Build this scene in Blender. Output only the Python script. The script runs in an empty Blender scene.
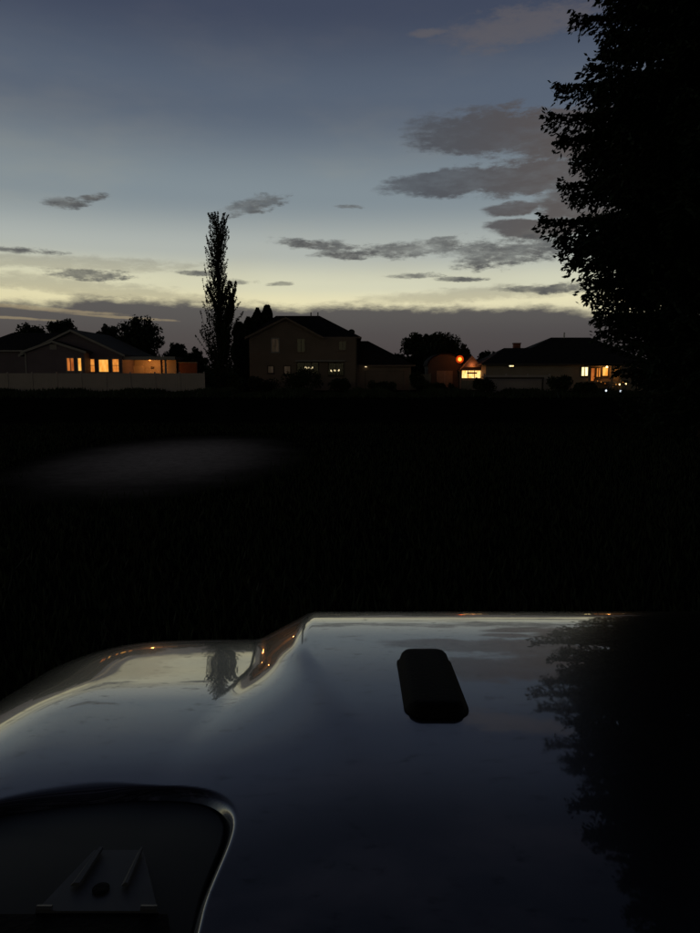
import bpy, math, random
import numpy as np
from mathutils import Vector
R = math.radians
random.seed(7)
S = bpy.context.scene
COL = S.collection

# ------------------------------------------------------------------ camera
FPX, CX, CY, PITCH, CAMZ = 700.0, 350.0, 466.5, 7.5, 1.7
cam = bpy.data.cameras.new('camera')
cam.sensor_fit = 'VERTICAL'; cam.lens = 26.0; cam.sensor_height = 26.0*933/FPX
cam.sensor_width = 26.0*700/FPX
cam.clip_start = 0.05; cam.clip_end = 9000
camo = bpy.data.objects.new('camera', cam); COL.objects.link(camo)
camo.location = (0, 0, CAMZ); camo.rotation_euler = (R(90-PITCH), 0, 0)
S.camera = camo
S.view_settings.view_transform = 'Standard'; S.view_settings.look = 'None'
S.view_settings.gamma = 1; S.view_settings.exposure = 0

def P(px, py, D):
    """pixel + distance along Y -> world X, Z"""
    r = (px-CX)/FPX; v = (py-CY)/FPX; t = R(PITCH)
    dy = math.cos(t) - v*math.sin(t); dz = -math.sin(t) - v*math.cos(t)
    k = D/dy
    return r*k, CAMZ + dz*k
def AE(px, py):
    """pixel -> azimuth, elevation in degrees"""
    x, z = P(px, py, 1.0); z -= CAMZ
    return math.degrees(math.atan2(x, 1)), math.degrees(math.atan2(z, math.hypot(x, 1)))

# ------------------------------------------------------------------ dusk sky
W = bpy.data.worlds.new('World'); S.world = W; W.use_nodes = True
nt = W.node_tree; nt.nodes.clear()
L = nt.links.new
def N(t, **k):
    n = nt.nodes.new(t)
    for a, b in k.items(): setattr(n, a, b)
    return n
def M(op, a, b=None, c=None, clamp=False):
    n = N('ShaderNodeMath', operation=op, use_clamp=clamp)
    for i, v in enumerate((a, b, c)):
        if v is None: continue
        if isinstance(v, (int, float)): n.inputs[i].default_value = v
        else: L(v, n.inputs[i])
    return n.outputs[0]
def MR(v, a, b, c=0.0, d=1.0, smooth=True):
    n = N('ShaderNodeMapRange', interpolation_type='SMOOTHSTEP' if smooth else 'LINEAR')
    L(v, n.inputs[0])
    for i, q in enumerate((a, b, c, d)): n.inputs[i+1].default_value = q
    return n.outputs[0]
def MIX(f, a, b, mode='MIX'):
    n = N('ShaderNodeMix', data_type='RGBA', blend_type=mode)
    if isinstance(f, (int, float)): n.inputs[0].default_value = f
    else: L(f, n.inputs[0])
    for i, v in ((6, a), (7, b)):
        if isinstance(v, tuple): n.inputs[i].default_value = v
        else: L(v, n.inputs[i])
    return n.outputs[2]
def srgb(r, g, b):
    f = lambda c: (c/255/12.92 if c/255 <= .04045 else ((c/255+.055)/1.055)**2.4)
    return (f(r), f(g), f(b), 1)
tc = N('ShaderNodeTexCoord')
sep = N('ShaderNodeSeparateXYZ'); L(tc.outputs['Generated'], sep.inputs[0])
az = M('MULTIPLY', M('ARCTAN2', sep.outputs[0], sep.outputs[1]), 57.2958)
el = M('MULTIPLY', M('ARCSINE', sep.outputs[2]), 57.2958)
def noise(scale, detail, rough, sx=1, sy=1, off=0.0):
    cx = N('ShaderNodeCombineXYZ')
    L(M('MULTIPLY', az, sx), cx.inputs[0]); L(M('MULTIPLY', el, sy), cx.inputs[1]); cx.inputs[2].default_value = off
    n = N('ShaderNodeTexNoise', noise_dimensions='3D'); L(cx.outputs[0], n.inputs['Vector'])
    n.inputs['Scale'].default_value = scale; n.inputs['Detail'].default_value = detail; n.inputs['Roughness'].default_value = rough
    return n
# clear-sky colour by elevation (afterglow low, blue-grey above), night side opposite the afterglow
ramp = N('ShaderNodeValToRGB'); cr = ramp.color_ramp; cr.interpolation = 'EASE'
stops = [(0, (108,100,96)), (3, (150,142,120)), (5.6, (231,224,186)), (7.0, (210,210,186)), (9.5, (172,178,173)), (13.5, (128,140,147)),
         (20, (86,97,113)), (26, (62,70,89)), (36, (31,35,47)), (55, (10,11,18)), (90, (6,7,11))]
while len(cr.elements) < len(stops): cr.elements.new(0.5)
for e, (d, c) in zip(cr.elements, stops): e.position = (d/90)**0.5; e.color = srgb(*c)
elp = M('POWER', M('DIVIDE', M('MAXIMUM', el, 0.0), 90.0), 0.5)
L(elp, ramp.inputs[0])
side = MR(M('COSINE', M('MULTIPLY', M('ADD', az, 10.0), 0.0174533)), -0.6, 1.0, 0.16, 1.0)
base = MIX(1.0, ramp.outputs[0], (0, 0, 0, 1), 'MIX')
mul = N('ShaderNodeMix', data_type='RGBA', blend_type='MULTIPLY'); mul.inputs[0].default_value = 1
L(ramp.outputs[0], mul.inputs[6])
sc_ = N('ShaderNodeCombineColor')
for i in range(3): L(side, sc_.inputs[i])
L(sc_.outputs[0], mul.inputs[7])
skyc = mul.outputs[2]
# warm tint hugging the horizon to the left, where the sun went down
warm = M('MULTIPLY', MR(el, 10.5, 5.5), MR(az, 12.0, -26.0))
skyc = MIX(M('MULTIPLY', warm, 0.34), skyc, srgb(222, 210, 156))
# thin high veils
veil = noise(0.05, 5, 0.55, 1, 3.2, 3.0)
skyc = MIX(M('MULTIPLY', MR(veil.outputs[0], 0.45, 0.75), 0.22), skyc, MIX(MR(el, 8.0, 30.0), srgb(176, 172, 150), srgb(84, 82, 96)))
# warp noises shared by the clouds
wa = noise(0.22, 6, 0.65, 1, 3.0, 1.0); wb = noise(0.75, 6, 0.68, 1, 3.2, 9.0)
wA = M('SUBTRACT', wa.outputs[0], 0.5); wB = M('SUBTRACT', wb.outputs[0], 0.5)
def VM(op, a, b=None, c=None):
    n = N('ShaderNodeVectorMath', operation=op)
    for i, v in enumerate((a, b, c)):
        if v is None: continue
        if isinstance(v, tuple): n.inputs[i].default_value = v
        else: L(v, n.inputs[i])
    return n.outputs['Value'] if op == 'DOT_PRODUCT' else n.outputs[0]
def comb(a, b):
    n = N('ShaderNodeCombineXYZ'); L(a, n.inputs[0]); L(b, n.inputs[1]); return n.outputs[0]
pos = comb(az, el); wv = comb(wB, wA)
def clouds(lst, soft, wob, frag):
    """union of ragged elliptical clouds (pixel centre, half width, half height, tilt)"""
    q = VM('MULTIPLY', wv, (.55*wob, 3.4*wob, 0)); o = None
    for px, py, hw, hh, *tl in lst:
        a0, e0 = AE(px, py); k = 57.2958/FPX*0.93; hw *= k; hh *= k; p = pos
        if tl: p = comb(az, M('MULTIPLY_ADD', az, -tl[0], el)); e0 -= tl[0]*a0
        v = VM('MULTIPLY_ADD', p, (1/hw, 1/hh, 0), (-a0/hw, -e0/hh, 0)); v = VM('ADD', v, q); d = VM('DOT_PRODUCT', v, v)
        o = d if o is None else M('MINIMUM', o, d)
    return MR(M('MULTIPLY_ADD', wB, frag, o), 1+soft, 1-soft)
big = clouds([(505, 132, 96, 21), (580, 134, 76, 24), (462, 182, 80, 12, .05), (540, 178, 66, 18), (512, 209, 28, 6), (540, 228, 46, 9), (512, 224, 28, 5), (600, 200, 60, 20)], .42, .55, 2.2)
high = clouds([(520, 27, 70, 12, .05), (430, 33, 20, 3)], .9, .8, 3.0)
skyc = MIX(M('MULTIPLY', high, .6), skyc, srgb(98, 93, 95))
low = clouds([(415, 250, 56, 7), (440, 243, 26, 5), (508, 251, 62, 13, .03), (345, 254, 32, 4.5), (310, 243, 36, 4.5, -.05), (545, 288, 44, 4), (415, 276, 24, 2.8), (460, 279, 24, 2.2), (335, 247, 26, 3),
              (252, 206, 30, 6.5, .25), (18, 250, 34, 3), (92, 275, 42, 4.5), (198, 273, 22, 2.4), (66, 202, 18, 5, .1), (92, 196, 12, 2.8, .15), (240, 282, 17, 2.4), (280, 285, 12, 2.2), (350, 207, 14, 1.8)], .85, 1.1, 5.0)
strk = clouds([(60, 263, 120, 6, .02), (40, 283, 110, 7, -.03), (120, 293, 120, 5, -.04), (480, 294, 120, 7, .05)], .9, .8, 3.0)
skyc = MIX(M('MULTIPLY', strk, 0.42), skyc, srgb(128, 124, 110))
thick = MR(wa.outputs[0], 0.3, 0.68, 0.55, 1.0)
skyc = MIX(M('MULTIPLY', M('MULTIPLY', big, MR(wa.outputs[0], 0.3, 0.6, 0.78, 1.0)), 0.93), skyc, MIX(MR(az, 5.0, 17.0), srgb(74, 76, 82), srgb(83, 76, 74)))
skyc = MIX(M('MULTIPLY', M('MULTIPLY', low, thick), 0.98), skyc, MIX(MR(wb.outputs[0], .35, .65), srgb(76, 77, 79), srgb(98, 98, 96)))
# far cloud bank along the horizon, its ragged top lit from beyond
bw = noise(0.09, 5, 0.55, 1, 2.0, 21.0)
edge = M('ADD', el, M('MULTIPLY', M('SUBTRACT', bw.outputs[0], 0.5), 2.6))
edge = M('ADD', edge, MR(az, 4.0, 26.0, 0.0, 0.9))
bank = MR(M('MULTIPLY_ADD', wB, 0.9, edge), 5.8, 4.95)
bankc = MIX(MR(el, 6.0, 0.5), srgb(76, 75, 79), srgb(64, 62, 67))
slit = clouds([(45, 309, 66, 1.9, -.04), (120, 317, 50, 1.4, -.05), (10, 318, 40, 1.3, -.03)], .8, .9, 3.0)
bankc = MIX(M('MULTIPLY', slit, 0.45), bankc, srgb(170, 152, 118))
skyc = MIX(M('MULTIPLY', M('MULTIPLY', bank, 0.97), MR(M('COSINE', M('MULTIPLY', az, 0.0174533)), 0.0, 0.6)), skyc, bankc)
# below the horizon: dark
skyc = MIX(MR(el, 0.0, -1.5), skyc, (0.004, 0.004, 0.004, 1))
# physical twilight sky adds the last scattered blue light overhead
nish = N('ShaderNodeTexSky', sky_type='NISHITA'); nish.sun_disc = False
nish.sun_elevation = R(-3); nish.sun_rotation = R(-10)
bg = N('ShaderNodeBackground'); bg.inputs[1].default_value = 1.0
bg2 = N('ShaderNodeBackground'); bg2.inputs[1].default_value = 0.03
L(skyc, bg.inputs[0]); L(nish.outputs[0], bg2.inputs[0])
addw = N('ShaderNodeAddShader'); L(bg.outputs[0], addw.inputs[0]); L(bg2.outputs[0], addw.inputs[1])
W.cycles.sampling_method = 'MANUAL'; W.cycles.sample_map_resolution = 512
wo = N('ShaderNodeOutputWorld'); L(addw.outputs[0], wo.inputs[0])

# ------------------------------------------------------------------ materials
def mat(name, col, rough=0.8, var=0.0, scale=3.0, bump=0.0, metal=0.0, emit=None, estr=0.0, spec=0.5, bscale=None, col2=None):
    m = bpy.data.materials.new(name); m.use_nodes = True; t = m.node_tree; b = t.nodes['Principled BSDF']
    b.inputs['Base Color'].default_value = (*col, 1); b.inputs['Roughness'].default_value = rough; b.inputs['Metallic'].default_value = metal
    b.inputs['Specular IOR Level'].default_value = spec
    co = t.nodes.new('ShaderNodeTexCoord')
    if var or col2:
        n = t.nodes.new('ShaderNodeTexNoise'); n.inputs['Scale'].default_value = scale; n.inputs['Detail'].default_value = 6
        t.links.new(co.outputs['Object'], n.inputs['Vector'])
        r = t.nodes.new('ShaderNodeValToRGB'); r.color_ramp.elements[0].position = .3; r.color_ramp.elements[1].position = .7
        c2 = col2 or tuple(c*(1+var) for c in col)
        r.color_ramp.elements[0].color = (*[c*(1-var) for c in col], 1); r.color_ramp.elements[1].color = (*c2, 1)
        t.links.new(n.outputs[0], r.inputs[0]); t.links.new(r.outputs[0], b.inputs['Base Color'])
        if emit:
            t.links.new(r.outputs[0], b.inputs['Emission Color'])
    if bump:
        n2 = t.nodes.new('ShaderNodeTexNoise'); n2.inputs['Scale'].default_value = bscale or scale*4; n2.inputs['Detail'].default_value = 5
        t.links.new(co.outputs['Object'], n2.inputs['Vector'])
        bp = t.nodes.new('ShaderNodeBump'); bp.inputs['Strength'].default_value = bump; bp.inputs['Distance'].default_value = 0.05
        t.links.new(n2.outputs[0], bp.inputs['Height']); t.links.new(bp.outputs[0], b.inputs['Normal'])
    if emit:
        if not (var or col2): b.inputs['Emission Color'].default_value = (*emit, 1)
        b.inputs['Emission Strength'].default_value = estr
    return m
def glow(name, c1, c2, strength, scale=1.2):
    """lit window: warm light through curtains, uneven"""
    m = bpy.data.materials.new(name); m.use_nodes = True; t = m.node_tree; b = t.nodes['Principled BSDF']
    b.inputs['Base Color'].default_value = (.2, .15, .1, 1); b.inputs['Roughness'].default_value = .3
    co = t.nodes.new('ShaderNodeTexCoord'); mp = t.nodes.new('ShaderNodeMapping'); mp.inputs['Scale'].default_value = (2.2, 1, .8)
    n = t.nodes.new('ShaderNodeTexNoise'); n.inputs['Scale'].default_value = scale; n.inputs['Detail'].default_value = 4
    t.links.new(co.outputs['Object'], mp.inputs[0]); t.links.new(mp.outputs[0], n.inputs['Vector'])
    r = t.nodes.new('ShaderNodeValToRGB'); r.color_ramp.elements[0].position = .35; r.color_ramp.elements[1].position = .65
    r.color_ramp.elements[0].color = (*c1, 1); r.color_ramp.elements[1].color = (*c2, 1)
    t.links.new(n.outputs[0], r.inputs[0]); t.links.new(r.outputs[0], b.inputs['Emission Color']); b.inputs['Emission Strength'].default_value = strength
    return m
def siding(name, col, board=0.2):
    """horizontal lap siding relief"""
    m = mat(name, col, .7, .12, .6); t = m.node_tree; b = t.nodes['Principled BSDF']
    co = t.nodes.new('ShaderNodeTexCoord'); sp = t.nodes.new('ShaderNodeSeparateXYZ'); t.links.new(co.outputs['Object'], sp.inputs[0])
    a = t.nodes.new('ShaderNodeMath'); a.operation = 'DIVIDE'; a.inputs[1].default_value = board; t.links.new(sp.outputs[2], a.inputs[0])
    f = t.nodes.new('ShaderNodeMath'); f.operation = 'FRACT'; t.links.new(a.outputs[0], f.inputs[0])
    bp = t.nodes.new('ShaderNodeBump'); bp.inputs['Distance'].default_value = .02; t.links.new(f.outputs[0], bp.inputs['Height']); t.links.new(bp.outputs[0], b.inputs['Normal'])
    return m
MT = dict(
    roof=mat('asphalt_shingle', (.025, .022, .022), .95, .3, 2.5, .4, spec=.2),
    trim=mat('white_trim', (.34, .32, .32), .6, .08, 2),
    darktrim=mat('dark_trim', (.06, .045, .035), .6, .1, 2),
    tan=siding('tan_siding', (.24, .175, .145)), grey=siding('lilac_grey_siding', (.17, .135, .17)), beige=siding('beige_siding', (.36, .29, .24)), weathered=siding('weathered_boards', (.085, .07, .06)), dark=mat('dark_interior', (.02, .015, .012), .9),
    stucco=mat('stucco', (.42, .36, .29), .9, .1, 1.5, .3), brick=mat('brick', (.22, .09, .06), .9, .2, 6, .3),
    hutpaint=mat('hut_paint', (.62, .5, .42), .7, .08, 2), conc=mat('concrete', (.28, .27, .25), .9, .15, 3, .2), vinyl=mat('vinyl_fence', (.45, .38, .375), .55, .06, .8), cedar=mat('cedar_boards', (.26, .22, .18), .85, .15, 2, .2),
    darkglass=mat('window_glass', (.01, .01, .012), .06), metal=mat('dark_metal', (.05, .05, .05), .4, metal=.8), galv=mat('galvanised', (.3, .3, .3), .45, metal=.9),
    win_a=glow('lit_window_amber', (.50, .11, .012), (.95, .36, .06), .95), win_b=glow('lit_window_yellow', (.85, .30, .035), (1.0, .52, .11), 1.1),
    win_r=glow('lit_window_red_curtain', (.34, .07, .012), (.75, .22, .04), .8), win_w=glow('lit_window_bright', (1.0, .70, .25), (1.0, .9, .55), 2.0),
    win_hut=glow('lit_window_hut', (1.0, .42, .08), (1.0, .74, .30), 1.5, 2.5), win_dim=glow('dim_window', (.012, .008, .005), (.03, .02, .014), .8),
    bulb=mat('bulb', (.8, .6, .3), .4, emit=(1, .62, .25), estr=4.0), bulb_w=mat('cool_bulb', (.8, .8, .8), .4, emit=(.8, .9, 1), estr=1.3),
    globe=mat('amber_globe', (.9, .5, .2), .4, emit=(1, .30, .06), estr=9), chand=mat('chandelier_bulb', (.9, .8, .5), .4, emit=(1, .8, .45), estr=1.6),
    bark=mat('bark', (.05, .038, .028), .95, .3, 5, .5), leaf=mat('leaf_green', (.035, .05, .022), .7, .35, 1.2, spec=.25), leafdark=mat('leaf_dark', (.022, .034, .018), .75, .35, 1.5, spec=.2),
    needle=mat('spruce_needle', (.016, .026, .016), .8, .3, 2, spec=.15), shrub=mat('shrub_leaf', (.03, .04, .02), .8, .3, 3, spec=.2),
)

# ------------------------------------------------------------------ mesh helper
class MB:
    def __init__(s): s.v = []; s.f = []
    def add(s, vs, fs):
        o = len(s.v); s.v += [tuple(q) for q in vs]; s.f += [tuple(i+o for i in f) for f in fs]; return s
    def box(s, x0, x1, y0, y1, z0, z1):
        return s.add([(x0,y0,z0),(x1,y0,z0),(x1,y1,z0),(x0,y1,z0),(x0,y0,z1),(x1,y0,z1),(x1,y1,z1),(x0,y1,z1)],
                     [(0,3,2,1),(4,5,6,7),(0,1,5,4),(1,2,6,5),(2,3,7,6),(3,0,4,7)])
    def prism(s, pts, y0, y1):
        """polygon in XZ (counter-clockwise seen from -Y) extruded along Y"""
        n = len(pts)
        return s.add([(x,y0,z) for x,z in pts]+[(x,y1,z) for x,z in pts],
                     [tuple(range(n)), tuple(range(2*n-1, n-1, -1))]+[(i, i+n, (i+1)%n+n, (i+1)%n) for i in range(n)])
    def tube(s, pts, rads, n=8, cap=True):
        vs = []; fs = []
        pts = [Vector(p) for p in pts]
        for i, p in enumerate(pts):
            d = (pts[min(i+1, len(pts)-1)]-pts[max(i-1, 0)]).normalized()
            a = d.orthogonal().normalized(); b = d.cross(a)
            for k in range(n):
                t = 2*math.pi*k/n; vs.append(p+(a*math.cos(t)+b*math.sin(t))*rads[i])
        for i in range(len(pts)-1):
            for k in range(n): fs.append((i*n+k, i*n+(k+1)%n, (i+1)*n+(k+1)%n, (i+1)*n+k))
        if cap: fs += [tuple(range(n-1, -1, -1)), tuple(range((len(pts)-1)*n, len(pts)*n))]
        return s.add(vs, fs)
    def lathe(s, c, prof, n=14):
        """profile of (radius, z) about a vertical axis through c"""
        vs = []; fs = []
        for r, z in prof:
            for k in range(n):
                t = 2*math.pi*k/n; vs.append((c[0]+r*math.cos(t), c[1]+r*math.sin(t), c[2]+z))
        for i in range(len(prof)-1):
            for k in range(n): fs.append((i*n+k, i*n+(k+1)%n, (i+1)*n+(k+1)%n, (i+1)*n+k))
        fs += [tuple(range(n-1, -1, -1)), tuple(range((len(prof)-1)*n, len(prof)*n))]
        return s.add(vs, fs)
    def build(s, name, m, parent=None, smooth=False, origin=None):
        o = Vector((0, 0, 0)); p = parent
        while p is not None: o += p.location; p = p.parent
        og = Vector(origin) if origin is not None else o
        me = bpy.data.meshes.new(name)
        me.from_pydata([(x-og.x, y-og.y, z-og.z) for x, y, z in s.v], [], s.f)
        me.materials.append(MT[m] if isinstance(m, str) else m)
        if smooth: me.polygons.foreach_set('use_smooth', [True]*len(me.polygons))
        me.update(); ob = bpy.data.objects.new(name, me); COL.objects.link(ob)
        if parent is not None: ob.parent = parent; ob.location = og-o
        else: ob.location = og
        return ob
def tag(o, label=None, cat=None, group=None, kind=None):
    for k, v in (('label', label), ('category', cat), ('group', group), ('kind', kind)):
        if v: o[k] = v
    return o
def thing(name, loc, label, cat, group=None):
    e = bpy.data.objects.new(name, None); COL.objects.link(e); e.location = loc; e.empty_display_size = .2
    return tag(e, label, cat, group)
def quads(c, d1, d2):
    """numpy: diamond faces at c with half-axes d1, d2 -> mesh data"""
    n = len(c); v = np.empty((n, 4, 3)); v[:, 0] = c-d1; v[:, 1] = c+d2; v[:, 2] = c+d1; v[:, 3] = c-d2
    return v.reshape(-1, 3)
def quadmesh(name, v, m, parent):
    me = bpy.data.meshes.new(name); n = len(v)//4
    loc = np.array(parent.location) if parent else np.zeros(3)
    v = (v-loc).astype(np.float32)
    me.vertices.add(len(v)); me.vertices.foreach_set('co', v.ravel())
    me.loops.add(n*4); me.loops.foreach_set('vertex_index', np.arange(n*4, dtype=np.int32))
    me.polygons.add(n); me.polygons.foreach_set('loop_start', np.arange(0, n*4, 4, dtype=np.int32))
    me.materials.append(MT[m]); me.update(calc_edges=True); me.validate()
    ob = bpy.data.objects.new(name, me); COL.objects.link(ob); ob.parent = parent
    return ob
rng = np.random.default_rng(11)
def unit(n):
    v = rng.normal(size=(n, 3)); return v/np.linalg.norm(v, axis=1, keepdims=True)

# ------------------------------------------------------------------ ground
def ground_mat():
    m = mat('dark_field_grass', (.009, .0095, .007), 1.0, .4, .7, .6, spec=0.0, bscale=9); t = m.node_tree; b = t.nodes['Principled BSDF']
    co = t.nodes.new('ShaderNodeTexCoord'); mp = t.nodes.new('ShaderNodeMapping')
    # windscreen reflection painted into the field colour as a soft pale patch
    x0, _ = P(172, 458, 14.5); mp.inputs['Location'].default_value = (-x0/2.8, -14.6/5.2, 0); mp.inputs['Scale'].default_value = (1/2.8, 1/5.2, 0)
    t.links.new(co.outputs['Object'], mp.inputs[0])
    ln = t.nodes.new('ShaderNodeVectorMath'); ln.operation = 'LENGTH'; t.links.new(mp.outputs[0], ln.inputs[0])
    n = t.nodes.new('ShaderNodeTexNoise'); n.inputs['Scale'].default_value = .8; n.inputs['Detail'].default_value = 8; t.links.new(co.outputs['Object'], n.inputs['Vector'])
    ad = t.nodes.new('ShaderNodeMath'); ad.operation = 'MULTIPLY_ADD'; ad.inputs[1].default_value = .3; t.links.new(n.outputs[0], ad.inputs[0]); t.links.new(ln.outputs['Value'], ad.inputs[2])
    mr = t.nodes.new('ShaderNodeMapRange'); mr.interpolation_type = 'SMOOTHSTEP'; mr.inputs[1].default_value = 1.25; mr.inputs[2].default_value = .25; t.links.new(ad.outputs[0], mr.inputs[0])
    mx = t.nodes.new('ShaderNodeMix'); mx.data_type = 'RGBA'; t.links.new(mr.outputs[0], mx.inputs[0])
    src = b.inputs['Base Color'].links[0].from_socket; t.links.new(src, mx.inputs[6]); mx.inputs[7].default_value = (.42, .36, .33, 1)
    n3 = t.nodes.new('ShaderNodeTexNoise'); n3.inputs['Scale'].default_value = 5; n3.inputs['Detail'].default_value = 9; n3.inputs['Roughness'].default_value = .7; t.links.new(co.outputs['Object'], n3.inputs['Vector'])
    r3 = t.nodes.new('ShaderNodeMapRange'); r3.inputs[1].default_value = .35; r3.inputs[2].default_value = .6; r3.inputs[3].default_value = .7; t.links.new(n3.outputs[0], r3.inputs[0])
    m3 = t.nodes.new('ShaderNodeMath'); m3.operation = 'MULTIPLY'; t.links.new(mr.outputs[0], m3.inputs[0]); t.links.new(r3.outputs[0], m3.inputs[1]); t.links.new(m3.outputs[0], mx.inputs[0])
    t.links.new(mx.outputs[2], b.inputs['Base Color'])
    return m
def ground():
    xs = sorted(set([-6000, -2000, -600, -250]+list(range(-120, 121, 4))+[250, 600, 2000, 6000]))
    ys = sorted(set([-6000, -1500, -300, -60]+list(range(-20, 141, 4))+[200, 400, 900, 2500, 7000]))
    g = MB(); n = len(xs)
    for y in ys:
        for x in xs: g.v.append((x, y, (0.05*math.sin(x*.35+1.3*math.sin(y*.2))*math.sin(y*.27)-0.05) if (12 < y < 60 and abs(x) < 110) else -.05))
    for j in range(len(ys)-1):
        for i in range(n-1): g.f.append((j*n+i, j*n+i+1, (j+1)*n+i+1, (j+1)*n+i))
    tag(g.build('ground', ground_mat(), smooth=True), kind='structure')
ground()

# ------------------------------------------------------------------ building helpers
def wall(mb, x0, x1, y0, y1, z0, z1, holes=()):
    """front wall slab with real openings (x0,x1,z0,z1)"""
    xs = sorted(set([x0, x1]+[h[0] for h in holes]+[h[1] for h in holes])); zs = sorted(set([z0, z1]+[h[2] for h in holes]+[h[3] for h in holes]))
    for i in range(len(xs)-1):
        for j in range(len(zs)-1):
            cx, cz = (xs[i]+xs[i+1])/2, (zs[j]+zs[j+1])/2
            if any(h[0] < cx < h[1] and h[2] < cz < h[3] for h in holes): continue
            mb.box(xs[i], xs[i+1], y0, y1, zs[j], zs[j+1])
def window(parent, h, y, pane, frame='trim', bars=(1, 0), t=.07, sill=True, label=None):
    """frame, mullions and a pane set in the opening h of a wall whose face is at y"""
    x0, x1, z0, z1 = h; f = MB(); e = .004
    f.box(x0-t, x0+t*.4, y-.05, y+.09, z0-t, z1+t); f.box(x1-t*.4, x1+t, y-.05, y+.09, z0-t, z1+t)
    f.box(x0+t*.4+e, x1-t*.4-e, y-.05, y+.09, z1-t*.4, z1+t); f.box(x0+t*.4+e, x1-t*.4-e, y-.05, y+.09, z0-t, z0+t*.4)
    for k in range(1, bars[0]):
        xc = x0+(x1-x0)*k/bars[0]; f.box(xc-.03, xc+.03, y-.03, y+.08, z0+t*.4+e, z1-t*.4-e)
    for k in range(1, bars[1]):
        zc = z0+(z1-z0)*k/bars[1]; f.box(x0+t*.4+e, x1-t*.4-e, y-.025, y+.075, zc-.025, zc+.025)
    w = f.build('window', frame, parent)
    MB().box(x0-t*.4, x1+t*.4, y+.092, y+.11, z0-t*.4, z1+t*.4).build('pane', pane, w)
    if sill: MB().box(x0-t*2, x1+t*2, y-.12, y-.053, z0-t-.05, z0-t).build('sill', frame, w)
    if label: w['label'] = label
    return w
def gable_roof(parent, x0, x1, ze, xr, zr, y0, y1, over=.35, th=.18, name='roof', fascia='trim'):
    """front-facing gable: ridge along Y at xr,zr, eaves at x0/x1,ze"""
    sl = (zr-ze)/(xr-x0); sr = (zr-ze)/(x1-xr)
    a0, b0 = x0-over, ze-sl*over; a1, b1 = x1+over, ze-sr*over
    r = MB().prism([(a0, b0), (xr, zr), (a1, b1), (a1, b1+th), (xr, zr+th), (a0, b0+th)], y0-over, y1).build(name, 'roof', parent)
    MB().prism([(a0-.02, b0-.08), (xr, zr-.08), (a1+.02, b1-.08), (a1+.02, b1+th-.03), (xr, zr+th-.03), (a0-.02, b0+th-.03)], y0-over-.05, y0-over-.003).build('fascia', fascia, r)
    return r
def hip_roof(parent, x0, x1, y0, y1, ze, xa, xb, zr, yr=None, over=.4, name='roof', fascia='trim', th=.16):
    x0 -= over; x1 += over; y0 -= over; y1 += over; yr = yr if yr is not None else (y0+y1)/2
    m = MB().add([(x0,y0,ze),(x1,y0,ze),(x1,y1,ze),(x0,y1,ze),(xa,yr,zr),(xb,yr,zr),(x0,y0,ze-.05),(x1,y0,ze-.05),(x1,y1,ze-.05),(x0,y1,ze-.05)],
                 [(0,1,5,4),(1,2,5),(2,3,4,5),(3,0,4),(9,8,7,6),(0,6,7,1),(1,7,8,2),(2,8,9,3),(3,9,6,0)])
    r = m.build(name, 'roof', parent)
    g = MB().box(x0, x1, y0-.06, y0-.003, ze-th, ze+.0); g.box(x0-.06, x0-.003, y0-.06, y1, ze-th, ze); g.box(x1+.003, x1+.06, y0-.06, y1, ze-th, ze)
    g.build('fascia', fascia, r)
    return r
def H(px0, px1, py0, py1, D):
    """opening from pixel box"""
    x0, z1 = P(px0, py0, D); x1, z0 = P(px1, py1, D); return (x0, x1, z0, z1)

# ------------------------------------------------------------------ single-storey house with the amber windows
D = 74.0
hx, _ = P(80, 390, D)
hA = thing('ranch_house', (hx, D, 0), 'low lilac grey house with nested gables and a row of amber lit windows', 'house')
xl, _ = P(24, 352, D); xm, _ = P(84, 352, D); xr_, _ = P(122, 355, D)
Df = D-1.6
wl, _ = P(25, 352, Df); wr, _ = P(84, 352, Df); ap, apz = P(53, 342, Df); _, ze = P(24, 352, Df)
hole1 = [H(66.5, 74.5, 358, 371, Df), H(77.5, 82, 358, 371, Df)]
w = MB(); wall(w, wl, wr, Df, Df+.25, -.1, ze, hole1); w.prism([(wl, ze+.001), (wr, ze+.001), (ap, apz-.05)], Df, Df+.25)
w.box(wl, wl+.2, Df+.252, D, -.1, ze); w.box(wr-.2, wr, Df+.252, D, -.1, ze)
w.build('wall', 'grey', hA)
gable_roof(hA, wl, wr, ze, ap, apz, Df, D+1.2, .3)
window(hA, hole1[0], Df, 'win_r', bars=(2, 1), label='window with reddish drawn curtain'); window(hA, hole1[1], Df, 'win_b', bars=(1, 1))
v = MB(); v.box(ap-.35, ap+.35, Df-.03, Df-.003, ze+.25, ze+.75)
for k in range(4): v.box(ap-.3, ap+.3, Df-.06, Df-.033, ze+.3+k*.11, ze+.36+k*.11)
v.build('gable_vent', 'trim', hA)
ap2, apz2 = P(72, 331, D); _, ze2 = P(24, 354.5, D)
hole2 = [H(90, 95.2, 359, 372, D), H(98.4, 109, 359.5, 372, D), H(112, 119.4, 359, 372, D)]
w = MB(); wall(w, xl, xr_, D, D+.25, -.1, ze2, hole2); w.prism([(xl, ze2+.001), (xr_, ze2+.001), (ap2, apz2-.05)], D, D+.25)
w.box(xl, xl+.25, D+.252, D+11, -.1, ze2); w.box(xr_-.25, xr_, D+.252, D+11, -.1, ze2); w.box(xl, xr_, D+11.002, D+11.25, -.1, ze2)
w.build('wall', 'grey', hA)
gable_roof(hA, xl, xr_, ze2, ap2, apz2, D, D+11.5, .4)
window(hA, hole2[0], D, 'win_a', bars=(1, 2)); window(hA, hole2[1], D, 'win_b', bars=(1, 1), label='wide bright yellow picture window'); window(hA, hole2[2], D, 'win_a', bars=(1, 2))
MB().box(wl-.02, wl+.1, Df-.06, Df-.003, -.1, ze).build('downpipe', 'trim', hA)
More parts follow.
